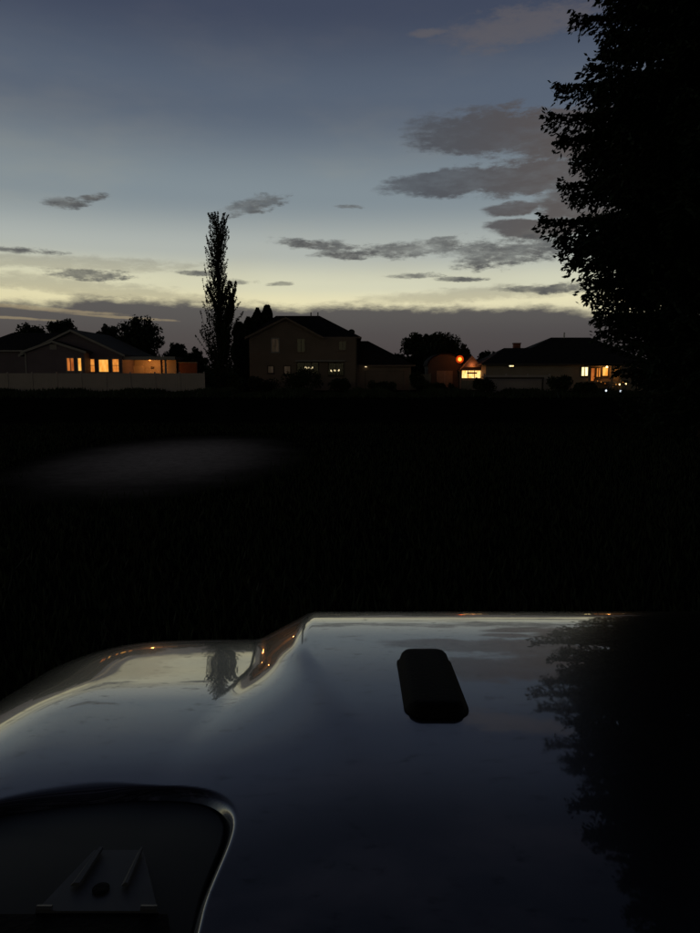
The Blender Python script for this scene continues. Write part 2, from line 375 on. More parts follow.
# wing with the long dark roof behind
x0, _ = P(-30, 350, 80); x1, _ = P(66, 350, 80); xa, zr = P(12, 333, 84); xb, _ = P(64, 330, 84); _, ze3 = P(10, 350, 79)
MB().box(x0, x1, 80, 88, -.1, ze3).build('wing_wall', 'grey', hA)
hip_roof(hA, x0, x1, 80, 88, ze3, xa, xb, zr, 84)
# covered patio
D2 = 75.0
px0, zt = P(122.5, 357, D2); px1, _ = P(176, 357, D2)
_, zr0 = P(150, 359.5, D2)
pr = MB().box(px0, px1, D2-.6, D2+3.2, zr0, zt).build('patio_roof', 'roof', hA)
MB().box(px0, px1+.04, D2-.68, D2-.603, zr0-.05, zt+.03).build('fascia', 'trim', pr)
hd = [H(124, 129, 360, 377, D2+3.2)]
_, zpb = P(150, 392, D2+3.2)
wp = MB(); xe, _ = P(176, 360, D2+3.2); wall(wp, px0+.6, xe, D2+3.2, D2+3.4, -.1, zr0-.004, [(hd[0][0]+.25, hd[0][1]+.25, hd[0][2], hd[0][3])])
wp.build('patio_wall', 'stucco', hA)
h_ = (hd[0][0]+.25, hd[0][1]+.25, hd[0][2], hd[0][3])
window(hA, h_, D2+3.2, 'win_b', bars=(1, 1), sill=False)
q = H(134, 145, 366, 373.5, D2+3.1)
fr = MB(); fr.box(q[0], q[1], D2+2.75, D2+3.15, .0, q[3]); fr.build('cabinet', 'stucco', hA)
a0, _ = P(161.5, 360, D2); a1, _ = P(163, 360, D2); MB().box(a0, a1, D2-.4, D2-.2, -.1, zr0-.003).build('post', 'brick', hA)
a0, _ = P(165.5, 360, D2); a1, _ = P(167, 360, D2); MB().box(a0, a1, D2-.4, D2-.2, -.1, zr0-.003).build('post', 'trim', hA)
a0, a1 = P(151, 366, D2+3.1)[0], P(154, 366, D2+3.1)[0]; MB().box(a0, a1, D2+3.0, D2+3.18, 2.35, 2.55).build('meter_box', 'darktrim', hA)
lx = (px0+px1)/2-.4
pl = MB().lathe((lx, D2+1.6, zr0-.2), [(.16, .19), (.16, .14), (.1, .12)]).build('patio_lamp', 'win_a', hA, smooth=True)
def lamp(name, loc, energy, col, rad, parent):
    l = bpy.data.lights.new(name, 'POINT'); l.energy = energy; l.color = col; l.shadow_soft_size = rad
    o = bpy.data.objects.new(name, l); COL.objects.link(o); o.parent = parent
    base = Vector((0, 0, 0)); p = parent
    while p is not None: base += p.location; p = p.parent
    o.location = Vector(loc)-base
    return o
lamp('lamp_light', (lx, D2+1.5, zr0-.35), 85, (1, .36, .08), .12, hA)

# low brick annex wall lit from the patio
gx0, gz = P(178, 363, 78.5); gx1, _ = P(197, 364, 78.5)
gw = thing('brick_garden_wall', ((gx0+gx1)/2, 78.5, 0), 'low dim red brick wall beside the covered patio', 'wall')
wb_ = MB().box(gx0, gx1, 78.4, 78.7, -.1, gz).build('wall', 'brick', gw)
MB().box(gx0-.06, gx1+.06, 78.33, 78.77, gz+.002, gz+.1).build('coping', 'conc', gw)

# ------------------------------------------------------------------ two-storey house
D = 78.0
bx, _ = P(303, 390, D)
hB = thing('two_storey_house', (bx, D, 0), 'dark tan two storey house with front gable and chandeliers glimmering inside', 'house')
x0, ze = P(249, 337, D); x1, _ = P(357, 338, D); gx, _ = P(320.5, 338, D); ax, az_ = P(286, 318.5, D)
up = [H(271.5, 279, 338.5, 352, D), H(297, 305, 338.5, 352, D), H(339, 346, 341, 350, D)]
dn = [H(297, 318.5, 362.5, 375, D), H(328.5, 343.5, 363, 375.5, D), H(268, 273.5, 366, 373, D), H(284, 290.5, 366, 374, D)]
w = MB(); wall(w, x0, x1, D, D+.25, -.1, ze, up+dn); w.prism([(x0, ze+.001), (gx, ze+.001), (ax, az_-.05)], D, D+.25)
w.box(x0, x0+.25, D+.252, D+9, -.1, ze); w.box(x1-.25, x1, D+.252, D+9, -.1, ze); w.box(x0, x1, D+9.002, D+9.25, -.1, ze)
w.build('wall', 'tan', hB)
MB().box(x0+.26, x1-.26, D+4, D+4.1, -.1, ze).build('interior_wall', 'dark', hB)
for i, h in enumerate(up): window(hB, h, D, 'win_dim' if i == 0 else 'darkglass', frame='tan' if i else 'trim', bars=(2, 1))
glassm = bpy.data.materials.new('clear_glass'); glassm.use_nodes = True; t_ = glassm.node_tree; t_.nodes.remove(t_.nodes['Principled BSDF'])
tr = t_.nodes.new('ShaderNodeBsdfTransparent'); tr.inputs[0].default_value = (.8, .8, .8, 1); gl = t_.nodes.new('ShaderNodeBsdfGlossy'); gl.inputs['Roughness'].default_value = .05
mx_ = t_.nodes.new('ShaderNodeMixShader'); mx_.inputs[0].default_value = .025
t_.links.new(tr.outputs[0], mx_.inputs[1]); t_.links.new(gl.outputs[0], mx_.inputs[2]); t_.links.new(mx_.outputs[0], t_.nodes['Material Output'].inputs[0])
MT['glass'] = glassm
shm = bpy.data.materials.new('amber_halo'); shm.use_nodes = True; t_ = shm.node_tree; t_.nodes.remove(t_.nodes['Principled BSDF'])  # emissive layer that paints the red halo around the lamp bulb
tr = t_.nodes.new('ShaderNodeBsdfTransparent'); tr.inputs[0].default_value = (1, .6, .3, 1); em_ = t_.nodes.new('ShaderNodeEmission'); em_.inputs[0].default_value = (1, .085, .008, 1); em_.inputs[1].default_value = .75
mx_ = t_.nodes.new('ShaderNodeMixShader'); mx_.inputs[0].default_value = .5
t_.links.new(tr.outputs[0], mx_.inputs[1]); t_.links.new(em_.outputs[0], mx_.inputs[2]); t_.links.new(mx_.outputs[0], t_.nodes['Material Output'].inputs[0])
MT['halo'] = shm
for i, h in enumerate(dn): window(hB, h, D, 'glass' if i < 2 else 'win_dim', frame='darktrim', bars=((3, 1), (2, 1), (1, 1), (1, 1))[i])
# shallow canopy ledge above the ground-floor windows
c0, cz = P(295.5, 361.5, D); c1, _ = P(345, 361.5, D)
MB().box(c0, c1, D-.5, D-.003, cz, cz+.12).build('window_canopy', 'trim', hB)
_, zr = P(300, 315.8, D+4.5); xa, _ = P(276, 317, D+4.5); xb, _ = P(319.5, 317, D+4.5)
hip_roof(hB, x0+.3, x1, D+.6, D+9, ze+.02, xa, xb, zr, D+4.5, .45, fascia='tan')
gable_roof(hB, x0, gx, ze, ax, az_, D, D+5, .4, fascia='tan')
for px in (311, 318):
    vx, vz = P(px, 313.5, D+4.5); MB().tube([(vx, D+4.4, zr-.5), (vx, D+4.4, vz+.12)], [.07, .07], 8).build('vent_pipe', 'metal', hB)
# satellite dish on the eave
sx, sz = P(351.5, 332, D+1.2)
ds = MB(); ds.tube([(sx-.1, D+1.6, sz-.95), (sx-.1, D+1.5, sz-.1)], [.04, .04])
ring = [((sx+.38*math.cos(a)*r), D+1.35-.12*(1-r*r), sz+.32*math.sin(a)*r) for r in (.15, .6, 1) for a in [2*math.pi*k/14 for k in range(14)]]
ds.add(ring, [tuple(range(13, -1, -1))]+[(j*14+k, j*14+(k+1)%14, (j+1)*14+(k+1)%14, (j+1)*14+k) for j in (0, 1) for k in range(14)])
ds.tube([(sx, D+1.3, sz-.4), (sx+.05, D+.8, sz-.1)], [.02, .02], 6)
ds.build('satellite_dish', 'metal', hB)
# garage wing
g0, gze = P(357.5, 365.5, D+1); g1, _ = P(411, 366, D+1)
gh = H(365, 404, 371, 392, D+1); _, ngz = P(360, 343, D+4)
w = MB(); wall(w, x1+.004, g1, D+1, D+1.25, -.1, gze, [(gh[0], gh[1], 0.0, gh[3])]); w.box(g1-.25, g1, D+1.252, D+8, -.1, gze); w.build('wing_wall', 'tan', hB)
gd = MB(); zz = np.linspace(.02, gh[3]-.02, 5)
gdo = MB().box(gh[0]+.03, gh[1]-.03, D+1.1, D+1.14, .0, gh[3]-.01).build('garage_door', 'tan', hB)
for k in range(4):
    for c in range(4):
        xx = np.linspace(gh[0]+.08, gh[1]-.08, 5)
        MB().box(xx[c]+.05, xx[c+1]-.05, D+1.06, D+1.097, zz[k]+.06, zz[k+1]-.06).build('door_panel', 'tan', gdo)
x2, z2 = P(368, 341, D+4.5)
hip_roof(hB, x1+.44, g1, D+1, D+8, gze+.05, x1+.04, x2, z2, D+4.5, .4, fascia='tan')
gwx, gwz = P(366, 373, D)
MB().lathe((gwx, D+.93, 2.55), [(.02, .2), (.09, .14), (.11, 0), (.06, -.04)]).build('wall_lantern', 'chand', hB, smooth=True)
# downpipe at the wing corner
MB().box(x1-.12, x1-.02, D-.08, D-.003, -.1, ze-.1).build('downpipe', 'darktrim', hB)
def chandelier(px, py, n, rad, label):
    x, z = P(px, py, D+1.5)
    c = thing('chandelier', (x, D+1.5, z-.25), label, 'chandelier', 'chandeliers inside the two storey house')
    MB().tube([(x, D+1.5, z-.2), (x, D+1.5, 5.2)], [.02, .015], 6).build('stem', 'metal', c)
    for k in range(n):
        a = 2*math.pi*k/n+.4; q = (x+rad*math.cos(a), D+1.5+rad*math.sin(a), z); z += .13*(rng.random()-.5)
        MB().tube([(x, D+1.5, z-.18), ((x+q[0])/2, (D+1.5+q[1])/2, z-.25), (q[0], q[1], z-.06)], [.02]*3, 6).build('arm', 'metal', c)
        MB().lathe((q[0], q[1], z-.05), [(.03, 0), (.06, .05), (.05, .12), (.015, .2)], 8).build('candle_bulb', 'chand', c, smooth=True)
chandelier(309, 367.5, 5, .42, 'lit chandelier behind the wide ground floor window under the front gable')
chandelier(335, 371, 6, .5, 'lit chandelier behind the ground floor window nearest the garage wing')

# ------------------------------------------------------------------ arched pale shed, lit hut, lamp post
D = 80.0
s0, _ = P(429, 390, D); s1, _ = P(461, 390, D); sc, szt = P(445, 354.5, D); _, szw = P(429, 366, D)
sh = thing('arched_shed', (sc, D, 0), 'pale shed with rounded barn roof beside the amber lamp post', 'shed')
arc = [(s0, -.1), (s1, -.1)]+[(sc+(s1-sc)*math.cos(a), szw+(szt-szw)*math.sin(a)) for a in np.linspace(0, math.pi, 15)]
MB().prism(arc, D, D+4).build('end_wall', 'weathered', sh)
rb = MB()
pts = [(sc+(s1-sc+.05)*math.cos(a), szw+(szt-szw+.05)*math.sin(a)) for a in np.linspace(0, math.pi, 15)]; pts2 = [(sc+(s1-sc+.15)*math.cos(a), szw+(szt-szw+.15)*math.sin(a)) for a in np.linspace(math.pi, 0, 15)]
rb.prism(pts2+pts, D-.2, D+4.2); rb.build('roof', 'roof', sh)
dr = MB().box(sc-.9, sc+.9, D-.06, D-.003, 0, 2.1).build('door', 'cedar', sh)
MB().box(sc-.03, sc+.03, D-.09, D-.063, 0, 2.1).build('door_strip', 'trim', dr)
D = 79.0
k0, _ = P(461, 378, D); k1, _ = P(481.5, 378, D); kc = (k0+k1)/2; _, kz = P(470, 356.5, D); _, kze = P(470, 368, D)
hk = thing('garden_hut', (kc, D, 0), 'small gabled garden hut with a glaring wide window', 'hut')
kh = H(461.8, 480.8, 370.4, 378.2, D)
w = MB(); wall(w, k0, k1, D, D+.2, -.1, kze, [kh]); w.prism([(k0, kze+.001), (k1, kze+.001), (kc, kz-.04)], D, D+.2)
w.box(k0, k0+.1, D+.202, D+2.4, -.1, kze); w.box(k1-.1, k1, D+.202, D+2.4, -.1, kze); w.box(k0, k1, D+2.402, D+2.5, -.1, kze); w.build('wall', 'hutpaint', hk)
gable_roof(hk, k0, k1, kze, kc, kz, D, D+2.6, .28, .12)
MB().box(k0-.3, k1+.3, D-.3, D-.01, kze-.12, kze+.1).build('eave_board', 'darktrim', hk)
window(hk, kh, D, 'win_hut', frame='darktrim', bars=(3, 1), t=.05)
MB().box(kc-.35, kc+.35, D-.28, D-.2, kze+.102, kze+.14).build('gable_fill_bar', 'win_r', hk)  # glowing bar added under the gable to go with the fill light
lamp('lamp_light', (kc, D-.3, kze+.3), 3.2, (1, .30, .1), .12, hk)  # added fill light that brightens the hut gable
q = H(467, 477, 372.3, 373.8, D); MB().box(q[0], q[1], D+.02, D+.06, q[2], q[3]).build('blind_rail', 'darktrim', hk)
D = 77.5
lx, lz = P(459.8, 359.3, D)
lp = thing('lamp_post', (lx, D, 0), 'tall thin post with a glowing amber globe lamp', 'lamp post')
MB().tube([(lx, D, -.1), (lx, D, .3), (lx, D, lz-.35)], [.09, .05, .045], 10).build('post', 'metal', lp, smooth=True)
MB().lathe((lx, D, lz-.36), [(.05, 0), (.14, .03), (.16, .08), (.1, .1)]).build('collar', 'metal', lp, smooth=True)
gg = MB().lathe((lx, D, lz), [(.12, -.40)]+[(.42*math.sin(a), -.42*math.cos(a)) for a in np.linspace(.4, math.pi-.1, 12)], 18).build('globe', 'halo', lp, smooth=True)  # outer ball added as the halo; the bulb inside is the lamp
MB().lathe((lx, D, lz), [(.21*math.sin(a), -.21*math.cos(a)) for a in np.linspace(.1, math.pi-.1, 10)], 16).build('bulb', 'globe', gg, smooth=True)
gg.visible_shadow = True
lamp('lamp_light', (lx+.25, D-.45, lz+.0), 4.5, (1, .26, .05), .2, lp)
lamp('lamp_light', (lx+.05, D+.5, lz+.2), 22, (1, .26, .05), .2, lp)

# ------------------------------------------------------------------ low hip-roofed house
D = 76.0
cx_, _ = P(560, 392, D)
hC = thing('hip_roof_house', (cx_, D, 0), 'long low house with dark hipped roof and glowing yellow windows', 'house')
x0, ze = P(486, 363.5, D); x1, _ = P(650, 363.5, D)
hw = [H(581.5, 588, 367, 376, D), H(602.5, 608, 367, 376, D), H(591, 594.5, 368, 381, D), H(596.5, 600.5, 368, 377, D), H(509, 514, 365.2, 366.8, D)]
w = MB(); wall(w, x0, x1, D, D+.25, -.1, ze, hw); w.box(x0, x0+.25, D+.252, D+10, -.1, ze); w.box(x1-.25, x1, D+.252, D+10, -.1, ze); w.box(x0, x1, D+10.002, D+10.25, -.1, ze)
w.build('wall', 'beige', hC)
window(hC, hw[0], D, 'win_w', bars=(2, 1), frame='darktrim'); window(hC, hw[1], D, 'win_b', bars=(1, 1), frame='darktrim'); window(hC, hw[2], D, 'win_r', bars=(1, 1), frame='darktrim', sill=False)
window(hC, hw[3], D, 'win_a', bars=(2, 1), frame='darktrim'); window(hC, hw[4], D, 'win_w', frame='darktrim', bars=(1, 1), sill=False, label='tiny bright slit window under the eave')
xa, zr = P(551, 337.5, D+5); xb, _ = P(590, 338, D+5)
r_ = hip_roof(hC, P(506, 363, D)[0], x1, D, D+10, ze, xa, xb, zr, D+5, .5, fascia='darktrim')
xa, zr2 = P(504, 348, D+3.2); xb, _ = P(540, 348, D+3.2)
hip_roof(hC, x0, P(560, 363, D)[0], D-.02, D+7, ze-.03, xa, xb, zr2, D+3.2, .55, fascia='darktrim')
vx, vz = P(564, 332.5, D+5); MB().tube([(vx, D+4.9, zr-.8), (vx, D+4.9, vz)], [.08, .08]).build('vent_pipe', 'galv', hC)
c0, cz = P(513.5, 344, D+6.5); c1, _ = P(520, 344, D+6.5)
ch = MB().box(c0, c1, D+6.2, D+6.9, ze, cz).build('chimney', 'brick', hC); MB().box(c0-.06, c1+.06, D+6.14, D+6.96, cz+.002, cz+.12).build('chimney_cap', 'brick', ch)
# open porch on the window side
p0, pz = P(588, 365.5, D-1.8); p1, _ = P(622, 365.5, D-1.8)
MB().box(p0, p1, D-2.2, D-.56, pz-.02, pz+.14).build('porch_roof', 'roof', hC)
for px in (589, 612, 621):
    a, _ = P(px, 370, D-1.9); MB().box(a-.07, a+.07, D-2.05, D-1.9, -.1, pz-.023).build('porch_post', 'cedar', hC)
a, _ = P(606, 370, D-.5)
MB().box(P(613, 375, D)[0], P(613, 375, D)[0]+.12, D-1.75, D-.003, -.1, pz-.15).build('porch_side_wall', 'cedar', hC)
MB().lathe((P(605, 370, D)[0], D-.5, pz-.2), [(.03, .17), (.1, .12), (.12, 0), (.05, -.03)]).build('porch_lamp', 'bulb', hC, smooth=True)
lamp('lamp_light', (P(604, 370, D)[0], D-.6, pz-.42), 16, (1, .40, .08), .1, hC)
dz_ = P(600, 381.5, D-2)[1]
MB().box(P(590, 380, D-2)[0], P(616, 380, D-2)[0], D-2.3, D-.006, dz_-.15, dz_).build('porch_deck', 'cedar', hC)
for k in range(3): MB().box(P(606, 380, D-2)[0], P(614, 380, D-2)[0], D-2.62-.3*k, D-2.32-.3*k, dz_-.34-.19*k, dz_-.19-.19*k).build('porch_step', 'cedar', hC)
# string of bulbs drooping along the porch deck
st = thing('string_lights', (P(610, 390, 73)[0], 73.2, 0), 'string of small warm bulbs sagging on stakes before the porch', 'string lights')
spx = [(594, 378), (597.5, 381), (601, 382), (605, 383.5), (609, 386), (613, 386.5), (616, 384.5), (619.5, 384.3), (623, 382), (626, 383.5)]
pts = []
for k, (a, b) in enumerate(spx):
    x, z = P(a, b, 73.2); pts.append((x, 73.2, z+.08))
    rr = .085 if k in (7, 9) else .03
    MB().lathe((x, 73.2, z-.03), [(.02, .1), (rr, .05), (rr, 0), (.02, -rr)], 8).build('bulb', 'bulb' if rr > .05 else 'win_a', st, smooth=True)
MB().tube(pts, [.012]*len(pts), 5).build('wire', 'metal', st)
for k in (0, 4, 9): MB().tube([(pts[k][0], 73.2, -.1), (pts[k][0], 73.2, pts[k][2]+.03)], [.025, .02], 6).build('stake', 'metal', st)
for px, py, lab in ((606, 391, 'small cool white garden light on a stake below the porch'), (620.5, 391.6, 'small cool white garden light on a stake beside the spruce boughs')):
    x, z = P(px, py, 58); z = max(z, .3)
    g = thing('garden_light', (x, 58, 0), lab, 'garden light', 'solar garden lights')
    MB().tube([(x, 58, -.1), (x, 58, z-.06)], [.02, .02], 6).build('stake', 'metal', g)
    MB().lathe((x, 58, z-.05), [(.04, 0), (.07, .03), (.07, .12), (.04, .16)], 10).build('lantern', 'bulb_w', g, smooth=True)
    MB().lathe((x, 58, z+.135), [(.14, 0), (.1, .04), (.02, .07)], 10).build('cap', 'metal', g)

# ------------------------------------------------------------------ fences
def fence(name, px0, px1, D, top, pw, m, label, skew=0.0, zb=-.05):
    x0, _ = P(px0, 390, D); x1, _ = P(px1, 390, D); n = max(1, round((x1-x0)/pw)); s = (x1-x0)/n
    f = thing(name, ((x0+x1)/2, D, 0), label, 'fence')
    for i in range(n+1):
        x = x0+s*i; y = D+skew*i
        MB().box(x-.065, x+.065, y-.065, y+.065, zb, top+.06).build('post', m, f)
        MB().add([(x-.085, y-.085, top+.063), (x+.085, y-.085, top+.063), (x+.085, y+.085, top+.063), (x-.085, y+.085, top+.063), (x, y, top+.16)], [(3,2,1,0),(0,1,4),(1,2,4),(2,3,4),(3,0,4)]).build('post_cap', m, f)
    for i in range(n):
        a = x0+s*i+.07; b = x0+s*(i+1)-.07; y = D+skew*(i+.5); k = MB(); nb = 14; w_ = (b-a)/nb
        for j in range(nb): k.box(a+j*w_+.004, a+(j+1)*w_-.004, y-.012-.006*random.random(), y+.012, zb+.06, top-.12)
        p = k.build('panel', m, f)
        for z in (top-.117, .03): MB().box(a, b, y-.035, y+.035, z, z+.12).build('rail', m, p)
    return f
fence('vinyl_fence', -16, 204.5, 68, 1.80, 2.45, 'vinyl', 'long pale vinyl privacy fence before the house with amber windows')
fence('vinyl_fence', 484, 549, 66, 1.62, 2.4, 'vinyl', 'dim pale panel fence before the hip roofed house')
fence('board_fence', 409.5, 430, 77, 1.7, 2.3, 'cedar', 'short dim board fence between garage wing and arched shed')
fence('board_fence', 461.5, 483, 76, 1.05, 2.3, 'cedar', 'low dim board fence in front of the lit garden hut')
# raised bar and stand (basketball-style trailer rail) in front of the low house fence: a plain timber beam on posts
bx0, bz = P(486, 377.2, 65); bx1, _ = P(544, 379.5, 65)
tb = thing('timber_rail', ((bx0+bx1)/2, 65, 0), 'dark timber rail on posts running along the dim pale panel fence', 'rail')
MB().box(bx0, bx1, 64.94, 65.06, bz-.16, bz).build('beam', 'darktrim', tb)
for x in (bx0+.1, bx1-.12): MB().box(x-.07, x+.07, 64.95, 65.05, -.1, bz-.163).build('post', 'darktrim', tb)

# ------------------------------------------------------------------ vegetation
def clumps(centers, radii, n, size, flat=1.0):
    """leaf faces scattered through ball clumps"""
    k = rng.integers(0, len(centers), n); c = np.array(centers)[k]; r = np.array(radii)[k][:, None]
    p = c+unit(n)*r*(rng.random((n, 1))**.45)*np.array([1, 1, flat])
    a = unit(n); b = np.cross(a, unit(n)); b /= np.linalg.norm(b, axis=1, keepdims=True)+1e-9
    s = size*(.6+.8*rng.random((n, 1)))
    return quads(p, a*s, b*s*.5)
def broad_tree(name, px, ptop, D, wpx, label, n=9000, size=.2, leaf='leafdark', group=None, zlow=.28, ncl=80, irr=.5):
    x, zt = P(px, ptop, D); rw = wpx/2/FPX*D
    t = thing(name, (x, D, 0), label, 'tree', group)
    tr = MB(); h = zt*.55
    tr.tube([(x, D, -.1), (x+.1, D, h*.5), (x, D, h)], [.05*zt*.5+.06, .03*zt*.5+.05, .05], 9)
    cen = []; rad = []
    for i in range(ncl):
        u = unit(1)[0]; f = rng.random()**.4; zc = zt*(zlow+1)/2; hh = zt*(1-zlow)/2
        q = np.array([x+u[0]*rw*.82*f, D+u[1]*rw*.82*f, zc+u[2]*hh*.86*f]); r = rw*(.16+.2*rng.random()*(1+irr*(rng.random()-.5)))
        q[2] = min(q[2], zt-r*.8)
        cen.append(q); rad.append(r)
        if i < 14: tr.tube([(x, D, h*(.5+.4*rng.random())), tuple((q+np.array([x, D, h]))/2), tuple(q)], [.07, .045, .02], 5)
    tr.build('trunk', 'bark', t, smooth=True)
    quadmesh('crown', clumps(cen, rad, n, size), leaf, t)
    return t
def column_tree(px, ptop, D, wpx, label, group):
    x, zt = P(px, ptop, D); rw = wpx/2/FPX*D
    t = thing('cedar_tree', (x, D, 0), label, 'tree', group)
    MB().tube([(x, D, -.1), (x, D, zt*.9)], [.16, .03], 8).build('trunk', 'bark', t, smooth=True)
    n = 9000; u = rng.random(n); z = .3+(zt-.3)*u; r = rw*np.minimum(1, (1-u)*5+.25)*(.8+.2*np.sin(z*1.7+px))*rng.random(n)**.4; a = rng.random(n)*6.283
    p = np.stack([x+r*np.cos(a), D+r*np.sin(a), z], 1); d = unit(n)*.5+np.array([0, 0, 1.0]); d /= np.linalg.norm(d, axis=1, keepdims=True)
    b = np.cross(d, unit(n)); b /= np.linalg.norm(b, axis=1, keepdims=True)
    quadmesh('crown', quads(p, d*.26, b*.1), 'needle', t)
# trees behind and between the houses
G = 'trees behind the houses'
broad_tree('round_tree', 31, 323, 108, 38, 'small round tree showing above the long dark wing roof', 5000, .24, group=G, zlow=.4)
broad_tree('round_tree', 62, 318.5, 104, 34, 'bushy tree rising just behind the peak of nested gables', 5500, .24, group=G, zlow=.4)
broad_tree('leafy_tree', 139, 314, 92, 46, 'dark leafy tree with open twigs above the covered patio', 9000, .2, group=G, zlow=.22, ncl=110)
broad_tree('leafy_tree', 110, 322, 94, 26, 'smaller dark tree crowded against the roof of nested gables', 5000, .2, group=G, zlow=.3)
broad_tree('leafy_tree', 176, 341, 100, 26, 'low bushy tree behind the brick garden wall', 4500, .22, group=G)
broad_tree('leafy_tree', 196, 346, 96, 24, 'low dark tree just beyond the poplar trunk', 4000, .2, group=G, zlow=.1)
broad_tree('round_tree', 419, 330.5, 96, 36, 'dense round tree beside the arched shed, its side toward the garage wing', 10000, .2, group=G, zlow=.15)
broad_tree('round_tree', 441, 333, 87, 44, 'dense round tree catching amber lamp light above arched shed', 12000, .16, group=G, zlow=.4)
broad_tree('leafy_tree', 487, 350, 98, 26, 'low tree mass behind the lit garden hut', 4500, .22, group=G, zlow=.1)
broad_tree('leafy_tree', 464, 343, 83, 22, 'narrow dark tree behind the amber lamp post', 4500, .22, group=G, zlow=.1)
broad_tree('leafy_tree', 398, 352, 99, 18, 'low tree peeking past the garage wing roof', 3500, .22, group=G, zlow=.1)
GC = 'columnar cedars beside the two storey house'
for px, pt, wd, lab in ((267, 306, 16, 'tallest columnar cedar behind the two storey house'), (257.5, 309, 16, 'second columnar cedar standing against the tallest one'),
                        (248, 318, 18, 'shorter columnar cedar between gable corner and poplar'), (239, 323, 18, 'shortest columnar cedar close beside the poplar')):
    column_tree(px, pt, 92, wd, lab, GC)

def poplar():
    D = 71.0; x, zt = P(217, 213, D); _, z0 = P(217, 392, D)
    t = thing('poplar_tree', (x, D, 0), 'very tall narrow poplar with wispy upright branches beside the vinyl fence', 'tree')
    tr = MB(); tr.tube([(x, D, -.1), (x+.05, D, 6), (x, D, 12), (x+.12, D, zt-.4)], [.38, .26, .14, .03], 10)
    P_ = []; A_ = []
    def sprig(base, top, r, n, spread):
        tr.tube([base, ((base[0]+top[0])/2+.06, (base[1]+top[1])/2, (base[2]+top[2])/2), top], [r, r*.6, .012], 5)
        b, e = np.array(base), np.array(top); u = rng.random(n)**.8
        q = b+(e-b)*u[:, None]+unit(n)*spread*(1.05-u*.7)[:, None]*rng.random((n, 1))**.5
        P_.append(q)
    # (height fraction, radius in px) outline of main stem
    prof = [(0, 17), (.12, 21), (.25, 20), (.35, 15), (.45, 13), (.6, 12.5), (.75, 12), (.88, 11), (1, 5)]
    for k in range(210):
        h = rng.random()**.85*.93; hz = h*zt; a = rng.random()*6.283
        rr = np.interp(h, [p[0] for p in prof], [p[1] for p in prof])/FPX*D*(.55+.5*rng.random())
        ln = (1.2+1.6*rng.random())*(1.15 if h > .3 else 1.4)
        top = (x+rr*math.cos(a), D+rr*math.sin(a), min(hz+ln, zt-.1*rng.random()))
        sprig((x+.05*math.cos(a), D+.05*math.sin(a), hz*.97), top, .035, int(44 if h > .5 else 110 if h > .3 else 130), .30 if h > .3 else .45)
    # second leader to the right
    x2, zt2 = P(234.5, 281, D); xb_, _ = P(226, 360, D)
    tr.tube([(x+.1, D, 1.5), (xb_+.1, D, 6), (x2, D, zt2-.5)], [.16, .1, .025], 7)
    for k in range(60):
        u = .25+.72*rng.random(); bx_ = xb_+(x2-xb_)*max(0, (u-.4)/.6); a = rng.random()*6.283; r = (.75-.3*u)*(.5+.6*rng.random())
        sprig((bx_, D, u*zt2*.95), (bx_+r*math.cos(a), D+r*math.sin(a), min(zt2, u*zt2+.9+.6*rng.random())), .025, 85, .27)
    for px, py, px2, py2 in ((226, 335, 243, 312), (226, 322, 240, 302), (222, 330, 237, 296), (228, 345, 241, 330)):
        a, za = P(px, py, D); b, zb = P(px2, py2, D); sprig((a, D, za), (b, D+.1, zb), .03, 120, .32)
    # bare wispy whips on the left and the notch side
    for px, py, px2, py2 in ((211, 330, 202, 278), (210, 300, 204, 262), (213, 262, 206, 236), (208, 345, 200, 310), (209, 355, 195, 335), (220, 310, 225, 275), (222, 320, 223, 280), (211, 290, 205, 250)):
        a, za = P(px, py, D); b, zb = P(px2, py2, D); sprig((a, D, za), (b, D+.2*rng.random(), zb), .03, 36, .16)
    tr.build('trunk', 'bark', t, smooth=True)
    p = np.concatenate(P_); n = len(p); a = unit(n); b = np.cross(a, unit(n)); b /= np.linalg.norm(b, axis=1, keepdims=True)
    s = .06+.06*rng.random((n, 1))
    quadmesh('crown', quads(p, a*s, b*s*.7), 'leafdark', t)
poplar()

